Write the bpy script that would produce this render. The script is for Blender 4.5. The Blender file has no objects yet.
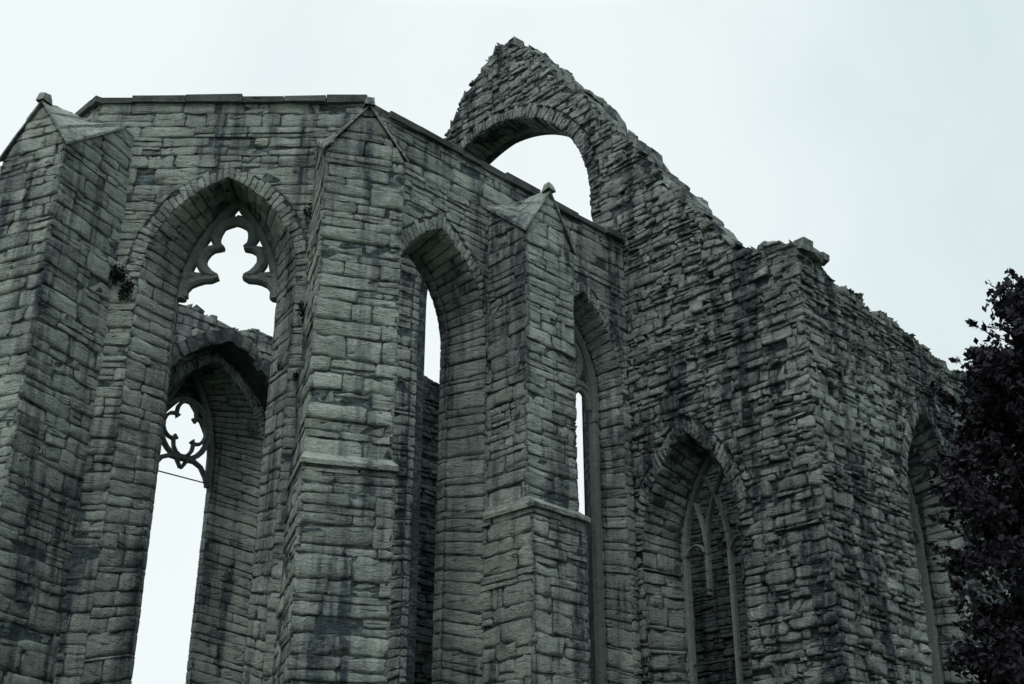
import bpy, math, random
import numpy as np
from mathutils import Vector
from mathutils.geometry import tessellate_polygon
random.seed(7); rs=np.random.RandomState(11)
scene=bpy.context.scene
V=lambda *a: np.array(a,dtype=float)
S2=math.sqrt(.5)
UP=V(0,0,1)

# ------------------------------------------------------------------ materials
def N(nt,t,**k):
    n=nt.nodes.new(t)
    for a,b in k.items(): setattr(n,a,b)
    return n
def stone_mat(name,dark,light,bump=1.0,strata=22.0,stain=0.5):
    m=bpy.data.materials.new(name); m.use_nodes=True; nt=m.node_tree; L=nt.links
    b=nt.nodes['Principled BSDF']; b.inputs['Roughness'].default_value=.93
    b.inputs['Specular IOR Level'].default_value=.2
    geo=N(nt,'ShaderNodeNewGeometry')
    at=N(nt,'ShaderNodeAttribute',attribute_name='Col')
    sep=N(nt,'ShaderNodeSeparateColor'); L.new(at.outputs['Color'],sep.inputs[0])
    def mapped(s):
        mp=N(nt,'ShaderNodeMapping'); mp.inputs['Scale'].default_value=s
        L.new(geo.outputs['Position'],mp.inputs['Vector']); return mp.outputs[0]
    def noise(s,scale,det,rough=.6,dist=0):
        n=N(nt,'ShaderNodeTexNoise'); n.inputs['Scale'].default_value=scale
        n.inputs['Detail'].default_value=det; n.inputs['Roughness'].default_value=rough
        n.inputs['Distortion'].default_value=dist
        L.new(mapped(s),n.inputs['Vector']); return n.outputs['Fac']
    def math_(op,a,b_,clamp=False):
        n=N(nt,'ShaderNodeMath',operation=op,use_clamp=clamp)
        for i,x in enumerate((a,b_)):
            if isinstance(x,(int,float)): n.inputs[i].default_value=x
            else: L.new(x,n.inputs[i])
        return n.outputs[0]
    def ramp(f,p0,p1,c0=0,c1=1):
        n=N(nt,'ShaderNodeMapRange'); n.inputs[1].default_value=p0; n.inputs[2].default_value=p1
        n.inputs[3].default_value=c0; n.inputs[4].default_value=c1; L.new(f,n.inputs[0]); return n.outputs[0]
    def gray(f):
        cc=N(nt,'ShaderNodeCombineColor')
        for i in range(3): L.new(f,cc.inputs[i])
        return cc.outputs[0]
    st=noise((3.0,3.0,strata),1.0,3,.6,.6)
    fine=noise((1,1,1.5),22,4,.78)
    mid=noise((1,1,1.9),4.5,3,.68)
    big=noise((1,1,.6),.5,3,.6)
    streak=noise((2.6,2.6,.22),1.0,3,.68)
    f=math_('MULTIPLY',sep.outputs[0],.36)
    f=math_('ADD',f,math_('MULTIPLY',ramp(mid,.34,.66),.34))
    f=math_('ADD',f,math_('MULTIPLY',ramp(fine,.37,.63),.36))
    f=math_('ADD',f,math_('MULTIPLY',ramp(st,.35,.65),.10))
    mix=N(nt,'ShaderNodeMix',data_type='RGBA'); mix.inputs[6].default_value=(*dark,1); mix.inputs[7].default_value=(*light,1)
    L.new(f,mix.inputs[0])
    mo=N(nt,'ShaderNodeMix',data_type='RGBA'); L.new(ramp(mid,.45,.62),mo.inputs[0])
    mo.inputs[6].default_value=(dark[0]*.35,dark[1]*.38,dark[2]*.42,1); mo.inputs[7].default_value=(dark[0]*1.4,dark[1]*1.5,dark[2]*1.7,1)
    mx4=N(nt,'ShaderNodeMix',data_type='RGBA'); L.new(sep.outputs[2],mx4.inputs[0]); L.new(mix.outputs[2],mx4.inputs[6]); L.new(mo.outputs[2],mx4.inputs[7])
    cr=ramp(st,.30,.37,.25,1)
    mx3=N(nt,'ShaderNodeMix',data_type='RGBA',blend_type='MULTIPLY'); mx3.inputs[0].default_value=1
    L.new(mx4.outputs[2],mx3.inputs[6]); L.new(gray(cr),mx3.inputs[7])
    w=math_('MULTIPLY',ramp(big,.42,.57),ramp(streak,.37,.55))
    w=math_('ADD',math_('MULTIPLY',w,stain),math_('MULTIPLY',ramp(streak,.535,.62),stain*.8),True)
    mid2=ramp(mid,.3,.55,.35,1); w=math_('MULTIPLY',w,mid2,True)
    mx2=N(nt,'ShaderNodeMix',data_type='RGBA'); L.new(w,mx2.inputs[0]); L.new(mx3.outputs[2],mx2.inputs[6])
    mx2.inputs[7].default_value=(dark[0]*.34,dark[1]*.40,dark[2]*.54,1)
    sp=math_('MULTIPLY',ramp(fine,.59,.66),ramp(sep.outputs[1],.4,1,0,.7))
    mx5=N(nt,'ShaderNodeMix',data_type='RGBA'); L.new(sp,mx5.inputs[0]); L.new(mx2.outputs[2],mx5.inputs[6])
    mx5.inputs[7].default_value=(light[0]*1.1,light[1]*1.1,light[2]*1.12,1)
    L.new(mx5.outputs[2],b.inputs['Base Color'])
    h=math_('ADD',math_('MULTIPLY',ramp(st,.28,.46),.5),math_('MULTIPLY',fine,.9))
    h=math_('ADD',h,math_('MULTIPLY',mid,1.1))
    bp=N(nt,'ShaderNodeBump'); bp.inputs['Strength'].default_value=.95*bump; bp.inputs['Distance'].default_value=.06
    L.new(h,bp.inputs['Height']); L.new(bp.outputs[0],b.inputs['Normal'])
    return m
M_ash=stone_mat('limestone_ashlar',(.104,.124,.113),(.420,.460,.425),1.0,17,.68)
M_rub=stone_mat('limestone_rubble',(.080,.098,.093),(.375,.415,.386),1.1,12,.80)
M_dark=stone_mat('painted_shade_interior_stone',(.016,.024,.023),(.065,.085,.080),1.0,14,.7)  # shade of the nave interior painted into the stone as much darker colours
M_trac=stone_mat('carved_limestone',(.075,.092,.087),(.20,.228,.215),.4,8,.35)
M_lead=stone_mat('weathered_coping',(.04,.050,.048),(.14,.162,.154),.7,16,.4)

def plain(name,col,rough=.9,var=.4,scale=6):
    m=bpy.data.materials.new(name); m.use_nodes=True; nt=m.node_tree; b=nt.nodes['Principled BSDF']
    b.inputs['Roughness'].default_value=rough; b.inputs['Specular IOR Level'].default_value=.15
    geo=N(nt,'ShaderNodeNewGeometry'); n=N(nt,'ShaderNodeTexNoise'); n.inputs['Scale'].default_value=scale; n.inputs['Detail'].default_value=3
    nt.links.new(geo.outputs['Position'],n.inputs['Vector'])
    r=N(nt,'ShaderNodeMix',data_type='RGBA'); r.inputs[6].default_value=(*[c*(1-var) for c in col],1); r.inputs[7].default_value=(*[c*(1+var) for c in col],1)
    nt.links.new(n.outputs['Fac'],r.inputs[0]); nt.links.new(r.outputs[2],b.inputs['Base Color']); return m
M_leaf=plain('purple_leaves',(.0150,.0135,.0195),.7,.85,3)
M_bark=plain('bark',(.05,.045,.045),.95,.4,12)
M_fern=plain('wall_plant_leaves',(.015,.022,.02),.8,.5,10)
M_grass=plain('grass',(.05,.075,.04),.95,.35,2)
M_iron=plain('iron',(.03,.03,.03),.6,.2,9)

# ------------------------------------------------------------------ mesh helpers
def raw_mesh(name,verts,faces4,cols,mat,parent=None):
    me=bpy.data.meshes.new(name)
    verts=np.asarray(verts,dtype=np.float32); faces4=np.asarray(faces4,dtype=np.int32)
    k=faces4.shape[1]
    me.vertices.add(len(verts)); me.vertices.foreach_set('co',verts.ravel())
    me.loops.add(faces4.size); me.loops.foreach_set('vertex_index',faces4.ravel())
    me.polygons.add(len(faces4)); me.polygons.foreach_set('loop_start',np.arange(0,faces4.size,k,dtype=np.int32))
    me.update(calc_edges=True)
    if cols is not None:
        a=me.color_attributes.new('Col','FLOAT_COLOR','POINT'); a.data.foreach_set('color',np.asarray(cols,dtype=np.float32).ravel())
    me.materials.append(mat)
    o=bpy.data.objects.new(name,me); scene.collection.objects.link(o)
    if parent: o.parent=parent
    return o
class Stones:
    NX,NZ=5,3
    def __init__(s): s.q=[]; s.n=[]; s.p=[]; s.bv=[]; s.bf=[]; s.bc=[]
    def add(s,A,B,C,D,n,off=0,rough=.012,gap=.004,depth=.06):
        s.q.append((A,B,C,D)); s.n.append(n); s.p.append((off,rough,gap,depth))
    def raw(s,vs,fs,col=(.2,.2,1,1)):
        k=len(s.bv); s.bv.extend([tuple(v) for v in vs]); s.bc.extend([col]*len(vs))
        for f in fs:
            f=[i+k for i in f]
            if len(f)==3: f=f+[f[2]]
            s.bf.append(f)
    def build(s,name,mat,parent):
        if s.q:
            C=np.array(s.q); n=np.array(s.n); p=np.array(s.p); M=len(C); nx,nz=s.NX,s.NZ
            off,rough,gap,dep=[p[:,i] for i in range(4)]
            A,B,Cc,D=[C[:,i] for i in range(4)]
            lu=np.maximum((np.linalg.norm(B-A,axis=1)+np.linalg.norm(Cc-D,axis=1))/2,.03)
            lv=np.maximum((np.linalg.norm(D-A,axis=1)+np.linalg.norm(Cc-B,axis=1))/2,.03)
            du=(B-A)/np.maximum(np.linalg.norm(B-A,axis=1),.01)[:,None]
            dv=(D-A)/np.maximum(np.linalg.norm(D-A,axis=1),.01)[:,None]
            J=lambda: (du*(rs.randn(M)*rough*.6)[:,None]+dv*(rs.randn(M)*rough*.55)[:,None])
            A=A+J();B=B+J();Cc=Cc+J();D=D+J()
            gu=np.clip((gap+rough*.3*rs.rand(M))/lu,0,.25); gv=np.clip((gap*.8+rough*.22*rs.rand(M))/lv,0,.25)
            us=np.linspace(0,1,nx+1); vs=np.linspace(0,1,nz+1)
            us_,vs_=np.meshgrid(us,vs); us_=us_.ravel(); vs_=vs_.ravel(); G=len(us_)
            usn=np.where(us_==us[1],.07,np.where(us_==us[-2],.93,us_)); vsn=np.where(vs_==vs[1],.2,np.where(vs_==vs[-2],.8,vs_))
            per=(us_==0)|(us_==1)|(vs_==0)|(vs_==1)
            def pos(u,v): 
                u=u[...,None]; v=v[...,None]
                return (1-u)*(1-v)*A[:,None]+u*(1-v)*B[:,None]+u*v*Cc[:,None]+(1-u)*v*D[:,None]
            midx=(us_>0)&(us_<1); midz=(vs_>0)&(vs_<1)
            ju=usn[None]+midx*rs.uniform(-.05,.05,(M,G)); jv=vsn[None]+midz*rs.uniform(-.12,.12,(M,G))
            jv=jv+(~midz)*rs.uniform(-.07,.07,(M,G))
            corner=((us_==0)|(us_==1))&((vs_==0)|(vs_==1))
            u=gu[:,None]+(1-2*gu[:,None])*ju; v=gv[:,None]+(1-2*gv[:,None])*jv
            sh=corner*rs.uniform(0,1,(M,G))**2
            u=u+(.5-u)*sh*.15; v=v+(.5-v)*sh*.34
            P=pos(u,v)
            tu=rs.randn(M,1);tv=rs.randn(M,1)
            led=rs.rand(M,nz+1)-.5; led=np.repeat(led,nx+1,axis=1)
            R=rough[:,None]
            chip=(rs.rand(M,G)<.08)*per*R*1.5
            d=off[:,None]+R*.5*(tu*(us_-.5)+tv*(vs_-.5))+R*.5*rs.randn(M,G)+R*.65*led-per*(R*.16+.002)-corner*R*.25-chip
            P=P+n[:,None]*d[...,None]
            order=[j for j in range(nx+1)]+[k*(nx+1)+nx for k in range(1,nz+1)]+[nz*(nx+1)+j for j in range(nx-1,-1,-1)]+[k*(nx+1) for k in range(nz-1,0,-1)]
            order=np.array(order); Pn=len(order)
            R_=P[:,order]-n[:,None]*(dep[:,None,None]+d[:,order][...,None])
            Vv=np.concatenate([P,R_],axis=1); K=G+Pn
            F=[]
            for k in range(nz):
                for j in range(nx):
                    a=k*(nx+1)+j; F.append((a,a+1,a+nx+2,a+nx+1))
            for i in range(Pn):
                j=(i+1)%Pn; F.append((G+i,G+j,order[j],order[i]))
            F=np.array(F)[None]+(np.arange(M)*K)[:,None,None]
            col=np.ones((M,K,4)); col[:,:,0]=np.clip(rs.normal(.5,.32,(M,1)),0,1); col[:,:,1]=rs.rand(M,1); col[:,:,2]=0
            col[:,G:,2]=1; col[:,:G,2]=per*.25
            raw_mesh(name+'_masonry',Vv.reshape(-1,3),F.reshape(-1,4),col.reshape(-1,4),mat,parent)
        if s.bv:
            me=bpy.data.meshes.new(name+'_core')
            fs=[f if f[2]!=f[3] else f[:3] for f in s.bf]
            me.from_pydata(s.bv,[],fs); 
            a=me.color_attributes.new('Col','FLOAT_COLOR','POINT'); a.data.foreach_set('color',np.array(s.bc,dtype=np.float32).ravel())
            me.materials.append(mat); o=bpy.data.objects.new(name+'_core',me); scene.collection.objects.link(o); o.parent=parent

class Op:
    hole=False
    def __init__(s,c,a,zs,h,sill,a2,zs2,h2,depth,a3=None,ring=.27,sill2=None):
        s.c=c;s.a=a;s.zs=zs;s.h=h;s.sill=sill;s.a2=a2;s.zs2=zs2;s.h2=h2;s.depth=depth;s.ring=ring
        s.a3=a3 if a3 else a; s.sill2=sill2 if sill2 is not None else sill+.3
    def hw(s,z,e=0):
        if z<s.sill: return 0
        if z<s.zs: return s.a
        R=(s.a**2+s.h**2)/(2*s.a); y=z-s.zs; q=(R+e)**2-y*y
        if q<=0: return 0
        return max(0,-(R-s.a)+math.sqrt(q))
    @staticmethod
    def loop(a,zs,h,sill,nj,na):
        R=(a*a+h*h)/(2*a); th=math.atan2(h,R-a)
        pts=[(-a,sill+(zs-sill)*i/nj) for i in range(nj)]
        arc=[( -(R-a)+R*math.cos(th*i/na), zs+R*math.sin(th*i/na)) for i in range(na+1)]
        pts+=[(-x,z) for x,z in arc]+[(x,z) for x,z in arc[::-1]][1:]+[(a,sill+(zs-sill)*i/nj) for i in range(nj-1,-1,-1)]
        return pts
class Hole:
    hole=True; ring=0; zs=1e9
    def __init__(s,c,z,w=.16,h=.2): s.c=c; s.z=z; s.a=w/2; s.h=h
    def hw(s,z,e=0): return s.a if abs(z-s.z)<s.h/2+.03 else 0
def arcring(a,zs,h,e,na):
    R=(a*a+h*h)/(2*a); th=math.atan2(h,R-a)
    def f(r):
        th2=math.acos(min(1,(R-a)/r)) if r>R else th
        return [(-(R-a)+r*math.cos(th2*i/na), zs+r*math.sin(th2*i/na)) for i in range(na+1)]
    return f(R),f(R+e)

ASH=[(.10,.15,.20),(.17,.24,.42),(.25,.35,.38)]
RUB=[(.07,.11,.30),(.12,.18,.4),(.18,.27,.30)]
def pick_h(t):
    r=random.random()
    for a,b,p in t:
        if r<p: return random.uniform(a,b)
        r-=p
    return random.uniform(t[-1][0],t[-1][1])
class Wall:
    def __init__(s,P0,d,n,L,T,top,ops=(),rough=.012,rows=ASH,lens=(.22,.95),ragged=False,gap=.003,soff=.008,z0=0,voussoir=.2):
        s.P0=V(*P0,0);s.d=V(*d,0);s.n=V(*n,0);s.L=L;s.T=T;s.top=top;s.ops=sorted(ops,key=lambda o:o.c)
        s.rough=rough;s.rows=rows;s.lens=lens;s.ragged=ragged;s.gap=gap;s.soff=soff;s.z0=z0;s.vs=voussoir
        s.ins=.018 if not ragged else .045
        s.ph=[random.uniform(0,6.3) for _ in range(4)]
        s.m=Stones()
    def P(s,t,z,dep=0): return s.P0+s.d*t+UP*z-s.n*dep
    def topz(s,t):
        tp=s.top; r=tp[-1][1]
        for (a,za),(b,zb) in zip(tp,tp[1:]):
            if t<=b: r=za+(zb-za)*max(0,(t-a))/(b-a+1e-9); break
        if s.ragged:   # broken, eroded edge
            r+=.07*math.sin(t*4.3+s.ph[0])+.06*math.sin(t*10.1+s.ph[1])+.045*math.sin(t*21+s.ph[2])
            if math.sin(t*2.9+s.ph[3])>.9: r-=.12
        return r
    def span(s,z):
        lo,hi=1e9,-1e9
        for (a,za),(b,zb) in zip(s.top,s.top[1:]):
            for t,zz in ((a,za),(b,zb)):
                if zz>=z-1e-6: lo=min(lo,t); hi=max(hi,t)
            if (za-z)*(zb-z)<0:
                t=a+(b-a)*(z-za)/(zb-za); lo=min(lo,t); hi=max(hi,t)
        return lo,hi
    def fill(s):
        m=s.m; z=s.z0; zmax=max(q[1] for q in s.top)
        while z<zmax-(.02 if not s.ragged else -.1):
            h=pick_h(s.rows)
            z0,z1=z,z+h; 
            if not s.ragged: z1=min(z1,zmax)
            z=z1; zm=(z0+z1)/2
            segs=[]; cur=(lambda q:0.)
            end=lambda q:s.L
            if not s.ragged:
                cur=lambda q:s.span(q)[0]; end=lambda q:s.span(q)[1]
            for o in s.ops:
                if o.hw(zm,o.ring)>0:
                    if o.hole: 
                        segs.append((cur,(lambda q,o=o:o.c-o.a))); cur=(lambda q,o=o:o.c+o.a); continue
                    segs.append((cur,(lambda q,o=o:o.c-o.hw(q,o.ring if q>o.zs else 0))))
                    cur=(lambda q,o=o:o.c+o.hw(q,o.ring if q>o.zs else 0))
            segs.append((cur,end))
            for lf,rf in segs:
                a,b=lf(zm),rf(zm)
                if b-a<.03: continue
                ts=[a]; 
                while True:
                    l=random.uniform(*s.lens)*(1.25 if h>.2 else .9)
                    if random.random()<.15: l*=.5
                    if ts[-1]+l>b-.12: break
                    ts.append(ts[-1]+l)
                ts.append(b)
                for i in range(len(ts)-1):
                    x0,x1=ts[i],ts[i+1]
                    x0b=lf(z0) if i==0 else x0; x0t=lf(z1) if i==0 else x0
                    x1b=rf(z0) if i==len(ts)-2 else x1; x1t=rf(z1) if i==len(ts)-2 else x1
                    if x0t>x1t: x0t=x1t=(x0t+x1t)/2
                    xm=(x0+x1)/2; tz=s.topz(xm)
                    r=s.rough*random.uniform(.5,1.8)
                    off=random.gauss(0,s.soff)
                    dp=.3 if s.ragged and z1>tz-.4 else .06
                    if s.ragged and z1>min(s.topz(x0),s.topz(x1))-.02:
                        zl=min(z1,s.topz(x0)+random.uniform(-.05,.05)); zr=min(z1,s.topz(x1)+random.uniform(-.05,.05))
                        if zl<=z0+.02 and zr<=z0+.02: continue
                        if zl<=z0+.02:
                            k=(z0+.02-zl)/(zr-zl+1e-6); x0b=x0t=x0+(x1-x0)*min(.9,k); zl=z0+.02
                        if zr<=z0+.02:
                            k=(z0+.02-zr)/(zl-zr+1e-6); x1b=x1t=x1-(x1-x0)*min(.9,k); zr=z0+.02
                        m.add(s.P(x0b,z0),s.P(x1b,z0),s.P(x1t,zr),s.P(x0t,zl),s.n,off,r,s.gap,dp); continue
                    inner=0<i<len(ts)-2
                    if inner and s.ragged and random.random()<.014 and x1-x0<.4: continue       # fallen stone
                    if inner and random.random()<(.07 if s.ragged else .035): off-=random.uniform(.012,.04)  # set back / eroded
                    if inner and s.ragged and random.random()<.05: off+=random.uniform(.02,.05)  # standing proud
                    u=random.random()
                    if h>.15 and u<.26:
                        k=random.uniform(.3,.7); zk=z0+(z1-z0)*k
                        xa=x0b+(x0t-x0b)*k; xb=x1b+(x1t-x1b)*k
                        m.add(s.P(x0b,z0),s.P(x1b,z0),s.P(xb,zk),s.P(xa,zk),s.n,off,r,s.gap,dp)
                        if u<.13 and xb-xa>.4:
                            xk=xa+(xb-xa)*random.uniform(.3,.7)
                            m.add(s.P(xa,zk),s.P(xk,zk),s.P(xk,z1),s.P(x0t,z1),s.n,off+random.gauss(0,s.soff),r,s.gap,dp)
                            m.add(s.P(xk,zk),s.P(xb,zk),s.P(x1t,z1),s.P(xk,z1),s.n,off+random.gauss(0,s.soff),r,s.gap,dp)
                        else:
                            m.add(s.P(xa,zk),s.P(xb,zk),s.P(x1t,z1),s.P(x0t,z1),s.n,off+random.gauss(0,s.soff),r,s.gap,dp)
                    else:
                        w0,w1=random.gauss(0,.008),random.gauss(0,.008)
                        m.add(s.P(x0b,z0),s.P(x1b,z0),s.P(x1t,z1+w1),s.P(x0t,z1+w0),s.n,off,r,s.gap,dp)
    def core(s):
        m=s.m; drop=.16 if s.ragged else .02; ins=s.ins; E=.06
        if s.ragged:
            n_=int(s.L/.12); ts=[E+(s.L-2*E)*i/n_ for i in range(n_+1)]; tp=[(t,s.topz(t)) for t in ts]
        else: tp=[(min(max(t,E),s.L-E),z) for t,z in s.top]
        loops=[[(E,s.z0)]+[(s.L-E,s.z0)]+[(t,z-drop) for t,z in reversed(tp)]]
        for pl,key in ((ins,'f'),(s.T,'b')):
            L=[loops[0]]
            for o in s.ops:
                if o.hole:
                    if key=='f': L.append([(o.c-o.a,o.z-o.h/2),(o.c-o.a,o.z+o.h/2),(o.c+o.a,o.z+o.h/2),(o.c+o.a,o.z-o.h/2)])
                    continue
                nj,na=s.cnt(o)
                if key=='f': lp=Op.loop(o.a+.02,o.zs,o.h+.02,o.sill,nj,na)
                else: lp=Op.loop(o.a3,o.zs,o.h+(o.a3-o.a)*.8,o.sill,nj,na)
                L.append([(o.c+x,z) for x,z in lp])
            tri=tessellate_polygon([[Vector((x,z,0)) for x,z in l] for l in L])
            flat=[p for l in L for p in l]
            m.raw([s.P(x,z,pl) for x,z in flat],[list(t) for t in tri])
        for o in s.ops:
            if o.hole:
                q=[(o.c-o.a,o.z-o.h/2),(o.c-o.a,o.z+o.h/2),(o.c+o.a,o.z+o.h/2),(o.c+o.a,o.z-o.h/2)]
                m.raw([s.P(x,z,ins) for x,z in q]+[s.P(x,z,.45) for x,z in q],[[i,(i+1)%4,(i+1)%4+4,i+4] for i in range(4)]+[[4,5,6,7]])
        lp=loops[0]; k=len(lp)
        m.raw([s.P(x,z,ins) for x,z in lp]+[s.P(x,z,s.T) for x,z in lp],[[i,(i+1)%k,(i+1)%k+k,i+k] for i in range(k)])
    def cnt(s,o):
        return max(2,int((o.zs-o.sill)/.22)),max(5,int((o.a+o.h)*.85/s.vs))
    def reveals(s):
        m=s.m
        for o in s.ops:
            if o.hole: continue
            nj,na=s.cnt(o)
            l1=Op.loop(o.a,o.zs,o.h,o.sill,nj,na); l2=Op.loop(o.a2,o.zs2,o.h2,o.sill2,nj,na)
            l3=Op.loop(o.a3,o.zs,o.h+(o.a3-o.a)*.8,o.sill,nj,na)
            dz=[random.uniform(-.09,.09) for _ in range(nj)]; dz[0]=0
            K=len(l1)
            for lp in (l1,l2):
                for i in range(1,nj):
                    lp[i]=(lp[i][0],lp[i][1]+dz[i]); 
                    lp[K-1-i]=(lp[K-1-i][0],lp[K-1-i][1]+dz[-i])
            e=.02
            l1c=Op.loop(o.a+e,o.zs,o.h+e,o.sill-e,nj,na); l2c=Op.loop(o.a2+e,o.zs2,o.h2+e,o.sill2-e,nj,na)
            A=[s.P(o.c+x,z,s.ins) for x,z in l1c]; B=[s.P(o.c+x,z,o.depth) for x,z in l2c]
            B2=[s.P(o.c+x,z,o.depth+.22) for x,z in l2c]
            C=[s.P(o.c+x,z,s.T) for x,z in l3]
            for U,W in ((A,B),(B,B2),(B2,C)):
                m.raw(U+W,[[i,(i+1)%K,(i+1)%K+K,i+K] for i in range(K)])
            def pt(i,f):
                x=l1[i][0]*(1-f)+l2[i][0]*f; z=l1[i][1]*(1-f)+l2[i][1]*f
                return s.P(o.c+x,z,o.depth*f)
            for i in range(K-1):
                ncol=max(1,round(o.depth/.5))
                cuts=[0]+[ (k+random.uniform(-.28,.28))/ncol for k in range(1,ncol)]+[1]
                if random.random()<.35 and ncol>1: cuts.pop(1)
                for f0,f1 in zip(cuts,cuts[1:]):
                    a,b,c,d=pt(i,f0),pt(i,f1),pt(i+1,f1),pt(i+1,f0)
                    nn=np.cross(b-a,d-a); ln=np.linalg.norm(nn)
                    if ln<1e-6: continue
                    nn/=ln
                    ctr=s.P(o.c,(o.sill+o.zs)/2 if l1[i][1]<o.zs else o.zs,o.depth/2)
                    if np.dot(nn,ctr-a)<0: nn=-nn
                    m.add(a,b,c,d,nn,random.gauss(0,s.soff*.8),s.rough*random.uniform(.5,1.2),s.gap,.04)
            for i in range(K-1):
                (x0,z0),(x1,z1)=l2[i],l2[i+1]
                a=s.P(o.c+x0,z0,o.depth);b=s.P(o.c+x0,z0,o.depth+.22);c=s.P(o.c+x1,z1,o.depth+.22);d=s.P(o.c+x1,z1,o.depth)
                nn=np.cross(b-a,d-a); nn/=np.linalg.norm(nn)+1e-9
                if np.dot(nn,s.P(o.c,o.zs2-.3,o.depth)-a)<0: nn=-nn
                m.add(a,b,c,d,nn,0,s.rough*.5,s.gap,.04)
            if o.ring>0:
                nv=max(6,int((o.a+o.h)*.85/(s.vs*.6)))
                r0,r1=arcring(o.a,o.zs,o.h,o.ring,nv)
                for sg in (1,-1):
                    for i in range(nv):
                        k=random.uniform(.7,1.1)
                        L_=lambda p,q:(p[0]+(q[0]-p[0])*k,p[1]+(q[1]-p[1])*k)
                        q=[(r0[i]),L_(r0[i],r1[i]),L_(r0[i+1],r1[i+1]),(r0[i+1])]
                        q=[s.P(o.c+sg*x,z) for x,z in q]
                        m.add(*q,s.n,.002+random.gauss(0,s.soff*.8),s.rough*.9,s.gap,.06)
    def caprubble(s,step=(.09,.24),h=(.0,.12)):
        t=0.05
        while t<s.L:
            w=random.uniform(*step); dep=0.03
            z=s.topz(t+w/2)-.17
            zl,zr=s.topz(t)-.17,s.topz(min(s.L,t+w))-.17
            while dep<s.T-.05:
                dd=random.uniform(.15,.4); hh=random.uniform(*h)+.13
                if random.random()<.28: dep+=dd; continue
                c=[]
                for dz in (0,hh):
                    for (tt,de,zz) in ((t,dep,zl),(t+w,dep,zr),(t+w,min(dep+dd,s.T),zr),(t,min(dep+dd,s.T),zl)):
                        c.append(s.P(tt+random.gauss(0,.022),(zz*.7+z*.3)+dz+random.gauss(0,.026),de+random.gauss(0,.03)))
                s.m.raw(c,[[0,3,2,1],[4,5,6,7],[0,1,5,4],[1,2,6,5],[2,3,7,6],[3,0,4,7]],(random.random()*.7,random.random(),.15,1))
                dep+=dd
            t+=w
    def make(s,name,mat,parent,cap=False):
        s.fill(); s.core(); s.reveals()
        if cap: s.caprubble()
        return s.m.build(name,mat,parent)

ruin=bpy.data.objects.new('church_ruin',None); scene.collection.objects.link(ruin)

# ------------------------------------------------------------------ choir walls
HC=14.92
flat=lambda L,z=HC:[(0,z),(L,z)]
A0=(-7.37,18.45); A1=(-2.64,18.5)
L1=4.73
w1=Op(2.45,1.30,11.4,1.95,3.2,.86,11.4,1.98,.75,a3=1.5)
F1=Wall(A0,(1,0),(0,-1),L1,1.25,flat(L1),[w1,Hole(4.04,5.45,.15,.22),Hole(.62,7.2,.14,.16),Hole(.55,10.2,.12,.12),Hole(4.1,8.6,.12,.14),Hole(3.98,11.75,.12,.2)])
F1.make('choir_diagonal_wall',M_ash,ruin)
L2=7.14
w2=Op(1.92,1.14,11.35,1.8,3.2,.88,11.3,1.66,.74,a3=1.45)
w3=Op(5.80,1.10,11.35,1.9,3.2,.93,11.3,1.75,.5,a3=1.3)
F2=Wall(A1,(S2,S2),(S2,-S2),L2,1.25,flat(L2),[w2,w3,Hole(3.25,7.0,.13,.14),Hole(3.2,9.3,.1,.1)])
F2.make('choir_side_wall',M_ash,ruin)
F0=Wall((-7.37-4.7*S2,18.45+4.7*S2),(S2,-S2),(-S2,-S2),4.7,1.25,flat(4.7),[Op(2.35,1.3,11.4,1.9,3.2,.8,11.4,1.7,.75)])
F0.make('choir_end_wall',M_ash,ruin)
Fm=Wall((-9.44,21.77),(0,1),(1,0),4.7,1.25,flat(4.7,15.6),[])
Fm.make('choir_far_diagonal_wall',M_ash,ruin)
oc=4.34
ow=Op(oc,1.75,12.0,2.8,2.6,.88,12.55,2.5,1.15,a3=1.0,ring=.28)
FO=Wall((-10.69,26.47),(S2,S2),(S2,-S2),8.0,1.45,[(0,15.7),(2,15.9),(3.4,16.1),(4.6,15.85),(6,16.1),(8,15.9)],[ow],rough=.014,ragged=True)
FO.make('choir_far_wall',M_ash,ruin,cap=True)

# ------------------------------------------------------------------ nave gable wall
G0=(-6.2,32.14)
T0=6.2*math.sqrt(2)
gtop=[(0,13.0),(2.2,15.0),(T0-5.2,17.6),(T0-4.0,19.0),(T0-3.3,19.75),(T0-2.9,20.2),(T0-2.3,21.0),(T0-1.6,21.7),(T0-.9,22.2),(T0-.35,22.45),(T0+.15,22.3),(T0+.8,21.5),
      (T0+1.6,20.45),(T0+2.4,19.4),(T0+3.2,18.2),(T0+4.0,17.0),(T0+4.7,16.0),(T0+5.3,15.0),(T0+5.9,14.3),(T0+6.3,13.75),(T0+6.7,13.5),(T0+7.57,13.35)]
chan=Op(T0-.86,3.36,16.4,3.6,.2,3.30,16.4,3.53,.5,a3=3.33,ring=.36)
w4=Op(T0+4.68,1.12,8.1,2.15,2.0,.82,8.0,2.0,.78,a3=1.15,ring=.3)
gh=[(6.9,10.4),(3.9,12.6),(6.2,7.0),(3.4,16.2),(5.6,13.3),(4.6,14.6),(6.6,8.6),(7.0,5.6)]
FG=Wall(G0,(S2,-S2),(-S2,-S2),T0+7.57,.98,gtop,[chan,w4]+[Hole(T0+a,b,random.uniform(.09,.15),random.uniform(.08,.13)) for a,b in gh],rough=.026,rows=RUB,lens=(.13,.6),ragged=True,gap=.004,soff=.018,voussoir=.2)
FG.make('nave_gable_wall',M_rub,ruin,cap=True)
C0=(5.35,20.59)
stop=[(0,13.35),(.7,13.3),(1.1,12.95),(2.4,12.85),(3.2,12.9),(4.4,12.8),(5.2,12.55),(6.4,12.55),(9,12.4),(14,12.6)]
w5=Op(4.25,1.15,8.7,2.35,2.2,.82,8.6,2.2,.78,a3=1.15,ring=.3)
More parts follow.
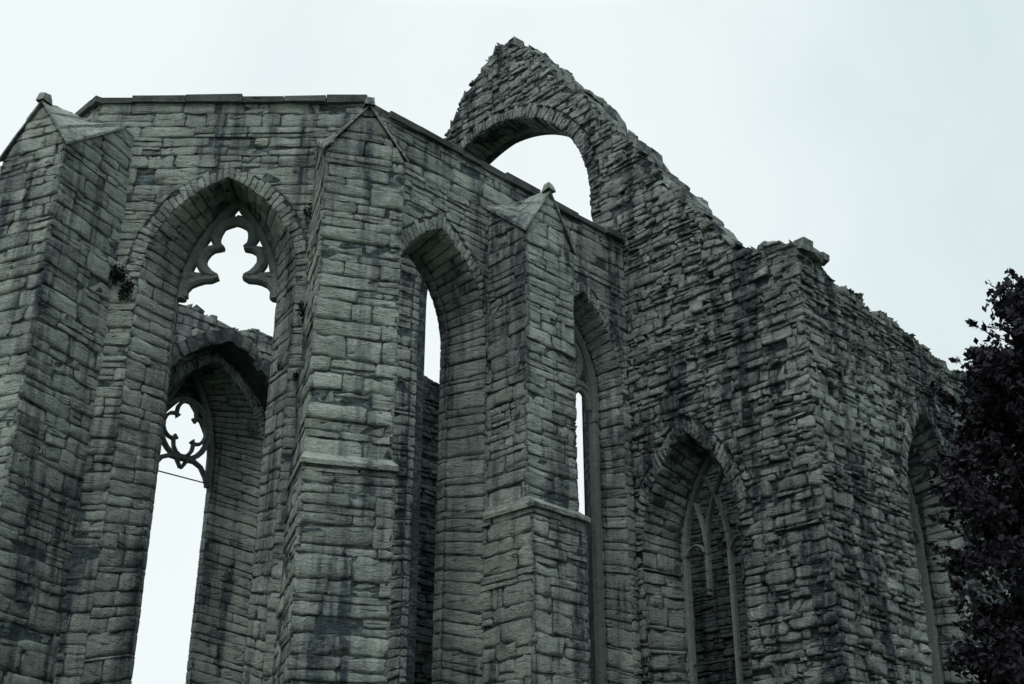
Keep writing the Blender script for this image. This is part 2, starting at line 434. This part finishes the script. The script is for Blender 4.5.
FS=Wall(C0,(S2,S2),(S2,-S2),14,1.05,stop,[w5]+[Hole(a,b,.12,.11) for a,b in ((1.4,11.2),(2.2,8.4),(1.2,6.1),(3.1,11.8))],rough=.026,rows=RUB,lens=(.13,.6),ragged=True,gap=.004,soff=.018,voussoir=.2)
FS.make('nave_side_wall',M_rub,ruin,cap=True)
BIG=[(.12,.2,.6),(.2,.28,.4)]
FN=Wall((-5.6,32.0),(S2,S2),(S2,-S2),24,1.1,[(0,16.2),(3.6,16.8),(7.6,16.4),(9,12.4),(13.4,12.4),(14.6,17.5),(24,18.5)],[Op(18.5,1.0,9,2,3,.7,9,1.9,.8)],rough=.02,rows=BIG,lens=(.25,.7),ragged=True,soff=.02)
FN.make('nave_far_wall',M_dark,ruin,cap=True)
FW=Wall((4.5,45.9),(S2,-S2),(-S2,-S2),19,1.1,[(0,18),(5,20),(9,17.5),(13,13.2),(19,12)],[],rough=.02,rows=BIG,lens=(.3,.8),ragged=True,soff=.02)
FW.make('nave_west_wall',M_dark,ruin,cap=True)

rib=Stones()
def sweep_arch(m,W,c,a,zs,h,e,proud,depth0,n=16,rough=.015):
    r0,r1=arcring(a,zs,h,e,n)
    for sg in (1,-1):
        for i in range(n):
            q=[(c+sg*x,z) for x,z in (r0[i],r1[i],r1[i+1],r0[i+1])]
            pr=proud+random.uniform(-.18,.06)
            F=[W.P(t,z,-pr) for t,z in q]; Bk=[W.P(t,z,depth0) for t,z in q]
            m.add(*F,W.n,random.gauss(0,.02),rough*1.5,.006,.05)
            m.raw(F+Bk,[[0,1,5,4],[1,2,6,5],[2,3,7,6],[3,0,4,7],[0,3,2,1]],(random.random()*.3,random.random()*.4,.5,1))
sweep_arch(rib,FO,4.25,2.25,11.9,3.2,.36,.8,.0)
rib.build('vault_wall_rib',M_lead,ruin)

# ------------------------------------------------------------------ coping of the choir
cop=Stones()
def coping(P0,d,n,L,z,proj=.09,th=.11,T=1.25):
    P0=V(*P0,0);d=V(*d,0);n=V(*n,0); t=-.06
    while t<L+.04:
        l=random.uniform(.5,1.2); t1=min(t+l,L+.06); dz=random.gauss(0,.014); pj=proj+random.gauss(0,.022); h_=th+random.gauss(0,.014)
        c=[]
        for zz,o in ((z+dz,pj-.02),(z+h_+dz,pj)):
            for (tt,oo) in ((t+.006,o+random.gauss(0,.008)),(t1-.006,o+random.gauss(0,.008)),(t1-.006,-T),(t+.006,-T)):
                c.append(P0+d*tt+n*oo+UP*(zz+random.gauss(0,.006)+(.1 if (oo<0 and zz>z+.05) else 0)))
        cop.raw(c,[[0,3,2,1],[4,5,6,7],[0,1,5,4],[1,2,6,5],[2,3,7,6],[3,0,4,7]],(random.random(),random.random(),0,1)); t=t1
coping(A0,(1,0),(0,-1),L1,HC-.015)
coping(A1,(S2,S2),(S2,-S2),L2-.02,HC-.012)
coping((-7.37-4.7*S2,18.45+4.7*S2),(S2,-S2),(-S2,-S2),4.7,HC-.013)
cop.build('wall_coping',M_lead,ruin)

# ------------------------------------------------------------------ buttresses
def buttress(name,root,b,w,D,D2,zoff,eave,tip,wall_eave,wall_ridge,seed):
    random.seed(seed)
    b=V(*b,0); b/=np.linalg.norm(b)
    rt=np.cross(UP,b)
    R0=V(*root,0)
    m=Stones()
    def face(P0,d,n,L,z0,top,rough=.013):
        W=Wall((P0[0],P0[1]),(d[0],d[1]),(n[0],n[1]),L,.1,top,[],rough=rough,rows=[(.12,.17,.18),(.19,.26,.42),(.27,.36,.40)],lens=(.28,.9),z0=z0); W.m=m; W.fill()
    h=w/2
    f0=R0+b*D-rt*h
    face(f0,rt,b,w,zoff,[(0,eave),(h,tip),(w,eave)])
    back=-.6
    def side(sg,D,h,z0,ef,ew):
        if sg<0:
            P=R0+b*back-rt*h; face(P,b,-rt,D-back,z0,[(0,ew),(-back,ew),(D-back,ef)])
        else:
            P=R0+b*D+rt*h; face(P,-b,rt,D-back,z0,[(0,ef),(D,ew),(D-back,ew)])
    for sg in (-1,1): side(sg,D,h,zoff,eave,wall_eave)
    h2=h+.03
    f0=R0+b*D2-rt*h2
    face(f0,rt,b,2*h2,0,[(0,zoff-.13),(2*h2,zoff-.13)])
    for sg in (-1,1):side(sg,D2,h2,0,zoff-.13,zoff-.13)
    def box(h,D,z0,z1):
        i=.02
        c=[R0+b*(D-i)-rt*(h-i),R0+b*(D-i)+rt*(h-i),R0-b*.6+rt*(h-i),R0-b*.6-rt*(h-i)]
        vs=[p+UP*z0 for p in c]+[p+UP*z1 for p in c]
        m.raw(vs,[[0,3,2,1],[4,5,6,7],[0,1,5,4],[1,2,6,5],[2,3,7,6],[3,0,4,7]])
    box(h2,D2,0,zoff-.1); box(h,D,zoff-.25,eave-.03)
    e=.025
    fl=R0+b*(D-e)-rt*(h-e)+UP*(eave-.02); fr=R0+b*(D-e)+rt*(h-e)+UP*(eave-.02); ft=R0+b*(D-e)+UP*(tip-.04)
    wl=R0-b*.5-rt*(h-e)+UP*wall_eave; wr=R0-b*.5+rt*(h-e)+UP*wall_eave; wt=R0-b*.5+UP*(wall_ridge-.04)
    wlb=wl*1;wlb[2]=eave-.1; wrb=wr*1; wrb[2]=eave-.1; flb=fl-UP*.1; frb=fr-UP*.1
    m.raw([fl,fr,ft,wl,wr,wt,flb,frb,wlb,wrb],[[0,1,2],[0,2,5,3],[1,4,5,2],[6,0,3,8],[7,9,4,1],[6,7,1,0]])
    o=.05; th=.06
    for sg in (-1,1):
        Ef=R0+b*(D+o)+rt*sg*(h+o)+UP*(eave-.05); Tf=R0+b*(D+o)+UP*(tip+.0)
        Ew=R0+rt*sg*(h+o)+UP*(wall_eave-.05); Tw=R0+UP*(wall_ridge+.0)
        S=lambda u,v:(Ef*(1-u)+Ew*u)*(1-v)+(Tf*(1-u)+Tw*u)*v
        nc=3
        for cidx in range(nc):
            v0=cidx/nc-(.02 if cidx else 0); v1=(cidx+1)/nc
            cu=[0]+sorted([random.uniform(.25,.4),random.uniform(.6,.75)])+[1]
            for u0,u1 in zip(cu,cu[1:]):
                l0=random.gauss(0,.010)
                nu,nv=4,2; base=[];tv=[]
                for i in range(nu+1):
                    for j in range(nv+1):
                        u=u0+.004+(u1-u0-.008)*i/nu; v=v0+(v1-v0)*j/nv
                        p=S(u,v); base.append(p-UP*.01)
                        tv.append(p+UP*(th+l0+(.02 if j==0 and cidx else 0)*1-(.012*j)+random.gauss(0,.009)))
                n1=len(base); fs=[]; idx=lambda i,j:i*(nv+1)+j
                for i in range(nu):
                    for j in range(nv):
                        a,b_,c,d=idx(i,j),idx(i+1,j),idx(i+1,j+1),idx(i,j+1)
                        fs+=[[a,b_,c,d],[a+n1,b_+n1,c+n1,d+n1]]
                    for j in (0,nv):
                        a,b_=idx(i,j),idx(i+1,j); fs.append([a,b_,b_+n1,a+n1])
                for j in range(nv):
                    for i in (0,nu):
                        a,b_=idx(i,j),idx(i,j+1); fs.append([a,b_,b_+n1,a+n1])
                m.raw(base+tv,fs,(random.uniform(.0,.5),random.random(),0,1))
    c=R0+b*(D-.02)+UP*(tip-.0); s_=.075; vs=[]
    for dz,k in ((0,1.2),(.10,1),(.17,.75)):
        for (x,y) in ((-1,1),(1,1),(1,-1),(-1,-1)): vs.append(c+rt*(x*s_*k+random.gauss(0,.008))+b*y*s_*k*1.2+UP*(dz+random.gauss(0,.015)))
    m.raw(vs,[[0,1,5,4],[1,2,6,5],[2,3,7,6],[3,0,4,7],[4,5,9,8],[5,6,10,9],[6,7,11,10],[7,4,8,11],[8,9,10,11]],(.3,.5,0,1))
    zt=zoff+.10; zb=zoff-.13
    def rp(h,D,z,k): return [R0-rt*h+UP*z,R0-rt*h+b*D+UP*z,R0+rt*h+b*D+UP*z,R0+rt*h+UP*z]
    lo=rp(h2+.035,D2+.045,zb,0); lo2=rp(h2+.04,D2+.05,zb+.07,0); hi=rp(h-.01,D-.01,zt,0)
    vs=lo+lo2+hi; fs=[]
    for i in range(3): fs+= [[i,i+1,i+5,i+4],[i+4,i+5,i+9,i+8]]
    fs+=[[0,3,2,1]]
    m.raw(vs,fs,(.7,.6,0,1))
    n=4; xs=[0]+sorted(random.uniform(.15,.85) for _ in range(n-1))+[1]
    for i in range(n):
        x0=(h2+.035)*(2*xs[i]-1); x1=(h2+.035)*(2*xs[i+1]-1)
        p=lambda x,z:R0+b*(D2+.05)+rt*x+UP*z
        m.add(p(x0,zb),p(x1,zb),p(x1,zb+.07),p(x0,zb+.07),b,random.uniform(-.005,.012),.016,.003,.04)
    m.build(name,M_ash,ruin)
buttress('corner_buttress_a',(-7.40,18.40),(-.38,-.92),1.35,1.2,1.32,2.9,13.1,14.1,14.2,14.4,1)
buttress('corner_buttress_b',(-2.76,18.50),(.30,-.95),1.32,1.2,1.34,7.75,13.1,14.05,14.0,14.35,2)
buttress('side_buttress',(.00,21.14),(S2,-S2),1.28,1.0,1.16,8.0,13.2,14.3,14.1,14.4,3)
random.seed(21)

# ------------------------------------------------------------------ tracery
def bar(W,c,dep,path,w=.10,d=.2,closed=False,vs=None,fs=None):
    n=len(path); P=np.array(path,float)
    k=len(vs)
    for i in range(n):
        if closed: a,b=P[(i-1)%n],P[(i+1)%n]
        else: a,b=P[max(0,i-1)],P[min(n-1,i+1)]
        t=b-a; t/=np.linalg.norm(t)+1e-9; nn=V(-t[1],t[0])
        wi=(w if np.isscalar(w) else w[i])*random.uniform(.92,1.06)
        for (o,dd) in ((-.5,.25),(-.22,.0),(.22,.0),(.5,.25),(.5,.8),(.2,1),(-.2,1),(-.5,.8)):
            q=P[i]+nn*o*wi; vs.append(tuple(W.P(c+q[0],q[1],dep+d*dd)))
    m=n if closed else n-1
    for i in range(m):
        j=(i+1)%n
        for e in range(8):
            f=(e+1)%8; fs.append((k+i*8+e,k+i*8+f,k+j*8+f,k+j*8+e))
    if not closed:
        fs.append(tuple(k+e for e in range(8))); fs.append(tuple(k+(n-1)*8+e for e in range(7,-1,-1)))
def arcp(cx,cz,r,a0,a1,n=10):
    return [(cx+r*math.cos(math.radians(a0+(a1-a0)*i/n)),cz+r*math.sin(math.radians(a0+(a1-a0)*i/n))) for i in range(n+1)]
def archpath(a,zs,h,n=14):
    R,_=arcring(a,zs,h,0.01,n); r=[(x,z) for x,z in R]
    return [(-x,z) for x,z in r]+r[::-1][1:]
def trac_obj(name,vs,fs):
    me=bpy.data.meshes.new(name); me.from_pydata(vs,[],fs)
    a=me.color_attributes.new('Col','FLOAT_COLOR','POINT'); a.data.foreach_set('color',np.tile([.5,.4,0,1],len(vs)).astype(np.float32))
    me.materials.append(M_trac); o=bpy.data.objects.new(name,me); scene.collection.objects.link(o); o.parent=ruin
def foil(cx,cz,r,k,lobe,rot=0,n=9):
    pts=[]
    for i in range(k):
        th=rot+i*360/k
        lx,lz=cx+r*math.cos(math.radians(th)),cz+r*math.sin(math.radians(th))
        pts+=arcp(lx,lz,lobe,th-118,th+118,n)
    return pts
vs,fs=[],[]
bar(F1,w1.c,.78,archpath(.82,11.42,1.92),.17,.22,False,vs,fs)
z0=11.42
for sg in (-1,1):
    low=[(.84,0.05),(.80,.20),(.70,.31),(.58,.37),(.45,.40),(.33,.40),(.22,.43)]
    lob=[(.24,.45),(.36,.50),(.47,.58),(.53,.70),(.53,.84),(.45,.96),(.34,1.01),(.20,1.0)]
    top=[(.18,1.01),(.29,1.08),(.34,1.2),(.33,1.34),(.25,1.47),(.13,1.55),(0,1.59)]
    jw=random.uniform(.9,1.1)
    for pth,ww in ((low,[.24,.19,.17,.16,.14,.12,.06]),(lob,[.06,.13,.17,.19,.19,.18,.13,.06]),(top,[.06,.13,.17,.18,.19,.19,.19])):
        bar(F1,w1.c,.79,[(sg*x+random.gauss(0,.006),z0+z+random.gauss(0,.006)) for x,z in pth],[q*jw for q in ww],.19,False,vs,fs)
    bar(F1,w1.c,.80,[(sg*.5,z0+.88),(sg*.68,z0+.95)],.2,.16,False,vs,fs)
    bar(F1,w1.c,.80,[(sg*.5,z0+.44),(sg*.80,z0+.48)],.14,.16,False,vs,fs)
    bar(F1,w1.c,.80,[(sg*.25,z0+1.45),(sg*.36,z0+1.6)],.18,.16,False,vs,fs)
trac_obj('window_tracery_a',vs,fs)
def twolight(name,W,c,dep,a,zs,h,sill,mull=True,w=.09):
    vs,fs=[],[]
    bar(W,c,dep,[(-a+.04,sill)]+archpath(a-.04,zs,h-.04)+[(a-.04,sill)],w*.9,.2,False,vs,fs)
    r=a*.52; cz=zs+h*.40
    bar(W,c,dep+.01,arcp(0,cz,r,0,360,24)[:-1],w,.16,True,vs,fs)
    bar(W,c,dep+.02,foil(0,cz,r*.42,4,r*.36,45),w*.6,.13,True,vs,fs)
    for sg in (-1,1):
        q=[(x*.5+sg*a*.5,z) for x,z in archpath(a-.04,zs-.55,h*.45,8)]
        bar(W,c,dep+.01,q,w*.9,.16,False,vs,fs)
        bar(W,c,dep+.02,[(x*.5+sg*a*.5,z) for x,z in arcp(0,zs-.45,a*.62,20,160,8)],w*.6,.12,False,vs,fs)
    if mull: bar(W,c,dep+.01,[(0,sill),(0,zs-.5),(0,cz-r)],w,.17,False,vs,fs)
    trac_obj(name,vs,fs)
def intersecting(name,W,c,dep,a,zs,h,sill,w=.09,broken=True):
    """three-light window, the heads crossing like branches; one light has lost its bars"""
    vs,fs=[],[]; a_=a-.04
    bar(W,c,dep,[(-a_,sill)]+archpath(a_,zs,h-.04)+[(a_,sill)],w*1.0,.2,False,vs,fs)
    R=(a*a+h*h)/(2*a)
    for k in (-1,1):
        x0=k*a_/3
        if not (broken and k==-1): bar(W,c,dep+.01,[(x0,sill),(x0,zs-1.5),(x0,zs-.3),(x0,zs)],w,.17,False,vs,fs)
        else: bar(W,c,dep+.01,[(x0,zs-.75),(x0,zs-.3),(x0,zs)],[w*.5,w,w],.17,False,vs,fs)
        for sg in (-1,1):
            p=[]
            for i in range(12):
                y=i/11*h*1.0; x=x0+sg*(R-math.sqrt(max(0,R*R-y*y)))*1.0
                lim=-(R-a)+math.sqrt(max(0,R*R-y*y))
                if abs(x)>lim: break
                p.append((x,zs+y))
            if broken and k==1 and sg==1: p=p[:max(3,len(p)//2)]
            if len(p)>2: bar(W,c,dep+.015,p,w*.85,.15,False,vs,fs)
    for k in (-1,1):
        bar(W,c,dep+.02,[(x+k*a_*2/3,z) for x,z in arcp(0,zs+.05,a*.25,10,170,8)],w*.6,.12,False,vs,fs)
    trac_obj(name,vs,fs)
vs,fs=[],[]
qz=13.30
bar(FO,oc,1.16,[(-.84,11.9)]+archpath(.84,12.55,2.42)+[(.84,11.9)],.16,.2,False,vs,fs)
bar(FO,oc,1.17,[(x,qz+(z-qz)*1.15) for x,z in arcp(0,qz,.71,0,360,28)[:-1]],.13,.17,True,vs,fs)
bar(FO,oc,1.18,[(x,qz+(z-qz)*1.2) for x,z in foil(0,qz,.34,4,.29,0)],.09,.15,True,vs,fs)
for sg in (-1,1):
    bar(FO,oc,1.17,[(sg*.82,11.9),(sg*.74,12.15),(sg*.57,12.38),(sg*.36,12.48),(sg*.15,12.46),(sg*.02,12.22)],[.1,.12,.12,.12,.11,.06],.16,False,vs,fs)
trac_obj('window_tracery_b',vs,fs)
twolight('window_tracery_c',F2,w3.c,.52,.93,11.3,1.75,3.5,mull=False,w=.17)
intersecting('window_tracery_d',FG,T0+4.68,.80,.82,8.0,2.0,2.3,.075)
intersecting('window_tracery_e',FS,4.25,.80,.82,8.6,2.2,2.5,.075)
vs,fs=[],[]
bar(FO,oc,1.25,[(-.85,12.0),(.85,12.0)],.03,.03,False,vs,fs)
bar(FG,T0+4.68,.87,[(-.77,6.0),(.77,6.0)],.03,.03,False,vs,fs)
me=bpy.data.meshes.new('window_iron_bars'); me.from_pydata(vs,[],fs); me.materials.append(M_iron)
o=bpy.data.objects.new('window_iron_bars',me); scene.collection.objects.link(o); o.parent=ruin

# ------------------------------------------------------------------ leaves
def leaves(name,centers,size,mat,parent):
    M=len(centers); C=np.array(centers)
    a=rs.randn(M,3); a/=np.linalg.norm(a,axis=1)[:,None]
    b=rs.randn(M,3); b-=a*(a*b).sum(1)[:,None]; b/=np.linalg.norm(b,axis=1)[:,None]
    c=np.cross(a,b)
    s=size*rs.uniform(.6,1.35,(M,1))
    P=np.stack([C-a*s,C+b*s*.62+c*s*.15,C+a*s,C-b*s*.62+c*s*.15],axis=1)
    return raw_mesh(name,P.reshape(-1,3),np.arange(M*4).reshape(M,4),None,mat,parent)
pl=[]
def tuft(p,r,n,droop=.4):
    for _ in range(n):
        d=rs.randn(3); d/=np.linalg.norm(d); k=r*rs.rand()**.5
        pl.append(p+d*k*V(1,.6,1)-UP*droop*r*rs.rand())
tuft(F1.P(.78,11.5,-.05),.14,300,1.0); tuft(F1.P(.97,11.3,-.02),.12,220,2.2); tuft(F1.P(.62,9.9,-.02),.09,90); tuft(F1.P(4.0,12.75,-.05),.2,260,1.3)
tuft(F1.P(4.0,10.9,-.05),.17,260,1.5); tuft(F1.P(3.95,9.6,-.05),.12,120); tuft(F2.P(3.15,11.0,-.03),.13,160)
tuft(F1.P(4.12,13.9,-.02),.2,200,1); tuft(F1.P(.5,9.2,-.02),.08,50)
tuft(F1.P(.52,13.0,-.02),.07,50); tuft(FG.P(T0+5.4,12.0,-.02),.1,60); 
leaves('wall_plants',pl,.032,M_fern,None)

tree=bpy.data.objects.new('purple_leaved_tree',None); scene.collection.objects.link(tree)
tc=V(7.90,15.2,0)
vs,fs=[],[]
def limb(p0,p1,r0,r1,n=7,seg=6,wob=.08):
    k=len(vs); ax=(p1-p0); L=np.linalg.norm(ax); ax/=L
    u=np.cross(ax,V(.3,.8,.1)); u/=np.linalg.norm(u); v=np.cross(ax,u)
    for i in range(seg+1):
        f=i/seg; c=p0+(p1-p0)*f+(u*random.gauss(0,wob)+v*random.gauss(0,wob))*L*.15*(0<i<seg); r=r0+(r1-r0)*f
        for j in range(n):
            a=2*math.pi*j/n; vs.append(tuple(c+(u*math.cos(a)+v*math.sin(a))*r))
    for i in range(seg):
        for j in range(n):
            fs.append((k+i*n+j,k+i*n+(j+1)%n,k+(i+1)*n+(j+1)%n,k+(i+1)*n+j))
limb(tc,tc+V(.1,.1,9.0),.22,.03,10,12)
clumps=[]
def crown_r(z):
    pts=[(1.4,.5),(2.2,1.9),(3.2,2.3),(5,2.35),(6.6,2.35),(7.4,2.2),(8.3,1.8),(9.1,1.2),(9.6,.4)]
    for (a,ra),(b,rb) in zip(pts,pts[1:]):
        if z<=b: return ra+(rb-ra)*(z-a)/(b-a)
    return .2
for i in range(640):
    z=random.uniform(1.8,9.5); th=random.uniform(0,2*math.pi); R=crown_r(z)*random.uniform(.78,1.08); k=random.uniform(.25,1)**.5
    c=tc+V(math.cos(th)*R*k,math.sin(th)*R*k,z)
    clumps.append((c,random.uniform(.15,.34)))
    if i%6==0: limb(tc+V(.1*z/9,.1*z/9,max(1.5,z-1.3)),c,.05,.012,5,4)
cs=[]
for c,r in clumps:
    n=int(300*(r/.3)**2)
    d=rs.randn(n,3); d/=np.linalg.norm(d,axis=1)[:,None]
    k=r*rs.rand(n,1)**.45*(1+.4*rs.randn(n,1)*.5)
    cs.append(c+d*k*V(1,1,.85))
for i in range(380):
    z=random.uniform(2,9.6); th=random.uniform(0,2*math.pi); R=crown_r(z)
    p=tc+V(math.cos(th)*R*.85,math.sin(th)*R*.85,z); q=p+V(math.cos(th)*.5,math.sin(th)*.5,random.uniform(.1,.7))*random.uniform(.6,1.3)
    n=40; f=rs.rand(n,1); cs.append(p+(q-p)*f+rs.randn(n,3)*.05*(1.3-f))
    limb(p,q,.008,.003,4,2)
leaves('foliage',np.concatenate(cs),.052,M_leaf,tree)
me=bpy.data.meshes.new('trunk'); me.from_pydata(vs,[],fs); me.materials.append(M_bark); o=bpy.data.objects.new('trunk',me); scene.collection.objects.link(o); o.parent=tree

bpy.ops.mesh.primitive_grid_add(x_subdivisions=40,y_subdivisions=40,size=1600,location=(0,0,0)); g=bpy.context.object; g.name='grass_ground'; g.data.materials.append(M_grass)

# ------------------------------------------------------------------ light
sd=V(-.24,-.72,1.0); sd/=np.linalg.norm(sd)
sun=bpy.data.lights.new('sun','SUN'); sun.energy=1.15; sun.angle=math.radians(14); sun.color=(1,.98,.94)
so=bpy.data.objects.new('sun',sun); scene.collection.objects.link(so); so.rotation_euler=Vector(sd).to_track_quat('Z','Y').to_euler()
w=bpy.data.worlds.new('World'); scene.world=w; w.use_nodes=True; nt=w.node_tree; L=nt.links
bg=nt.nodes['Background']; bg.inputs['Strength'].default_value=.1
sky=N(nt,'ShaderNodeTexSky',sky_type='NISHITA'); sky.sun_disc=False
sky.sun_elevation=math.asin(sd[2]); sky.sun_rotation=math.atan2(sd[0],sd[1])
tcn=N(nt,'ShaderNodeTexCoord')
no=N(nt,'ShaderNodeTexNoise'); no.inputs['Scale'].default_value=2.2; no.inputs['Detail'].default_value=5; no.inputs['Roughness'].default_value=.5; no.inputs['Distortion'].default_value=.4
L.new(tcn.outputs['Generated'],no.inputs['Vector'])
sx=N(nt,'ShaderNodeSeparateXYZ'); L.new(tcn.outputs['Generated'],sx.inputs[0])
ad=N(nt,'ShaderNodeMath',operation='MULTIPLY_ADD'); L.new(sx.outputs['X'],ad.inputs[0]); ad.inputs[1].default_value=.50; L.new(no.outputs['Fac'],ad.inputs[2])
mr=N(nt,'ShaderNodeMapRange',interpolation_type='SMOOTHSTEP'); mr.inputs[1].default_value=.44; mr.inputs[2].default_value=.88; L.new(ad.outputs[0],mr.inputs[0])
cl=N(nt,'ShaderNodeMix',data_type='RGBA'); cl.inputs[6].default_value=(9.2,10.0,10.0,1); cl.inputs[7].default_value=(7.0,8.2,8.4,1); L.new(mr.outputs[0],cl.inputs[0])
zr=N(nt,'ShaderNodeMapRange'); zr.inputs[1].default_value=.64; zr.inputs[2].default_value=1; zr.inputs[3].default_value=1.0; zr.inputs[4].default_value=3.0
L.new(sx.outputs['Z'],zr.inputs[0])
mx=N(nt,'ShaderNodeMix',data_type='RGBA'); mx.inputs[0].default_value=.94; L.new(sky.outputs[0],mx.inputs[6]); L.new(cl.outputs[2],mx.inputs[7])
vm=N(nt,'ShaderNodeVectorMath',operation='SCALE'); L.new(mx.outputs[2],vm.inputs[0]); L.new(zr.outputs[0],vm.inputs['Scale'])
L.new(vm.outputs[0],bg.inputs['Color'])

cam=bpy.data.cameras.new('camera'); co=bpy.data.objects.new('camera',cam); scene.collection.objects.link(co)
co.location=(0,0,1.6); co.rotation_euler=(math.radians(115),0,0); cam.sensor_width=36; cam.lens=36*1250/1024; cam.clip_end=3000
scene.camera=co
scene.view_settings.view_transform='Standard'; scene.view_settings.look='None'; scene.view_settings.exposure=0
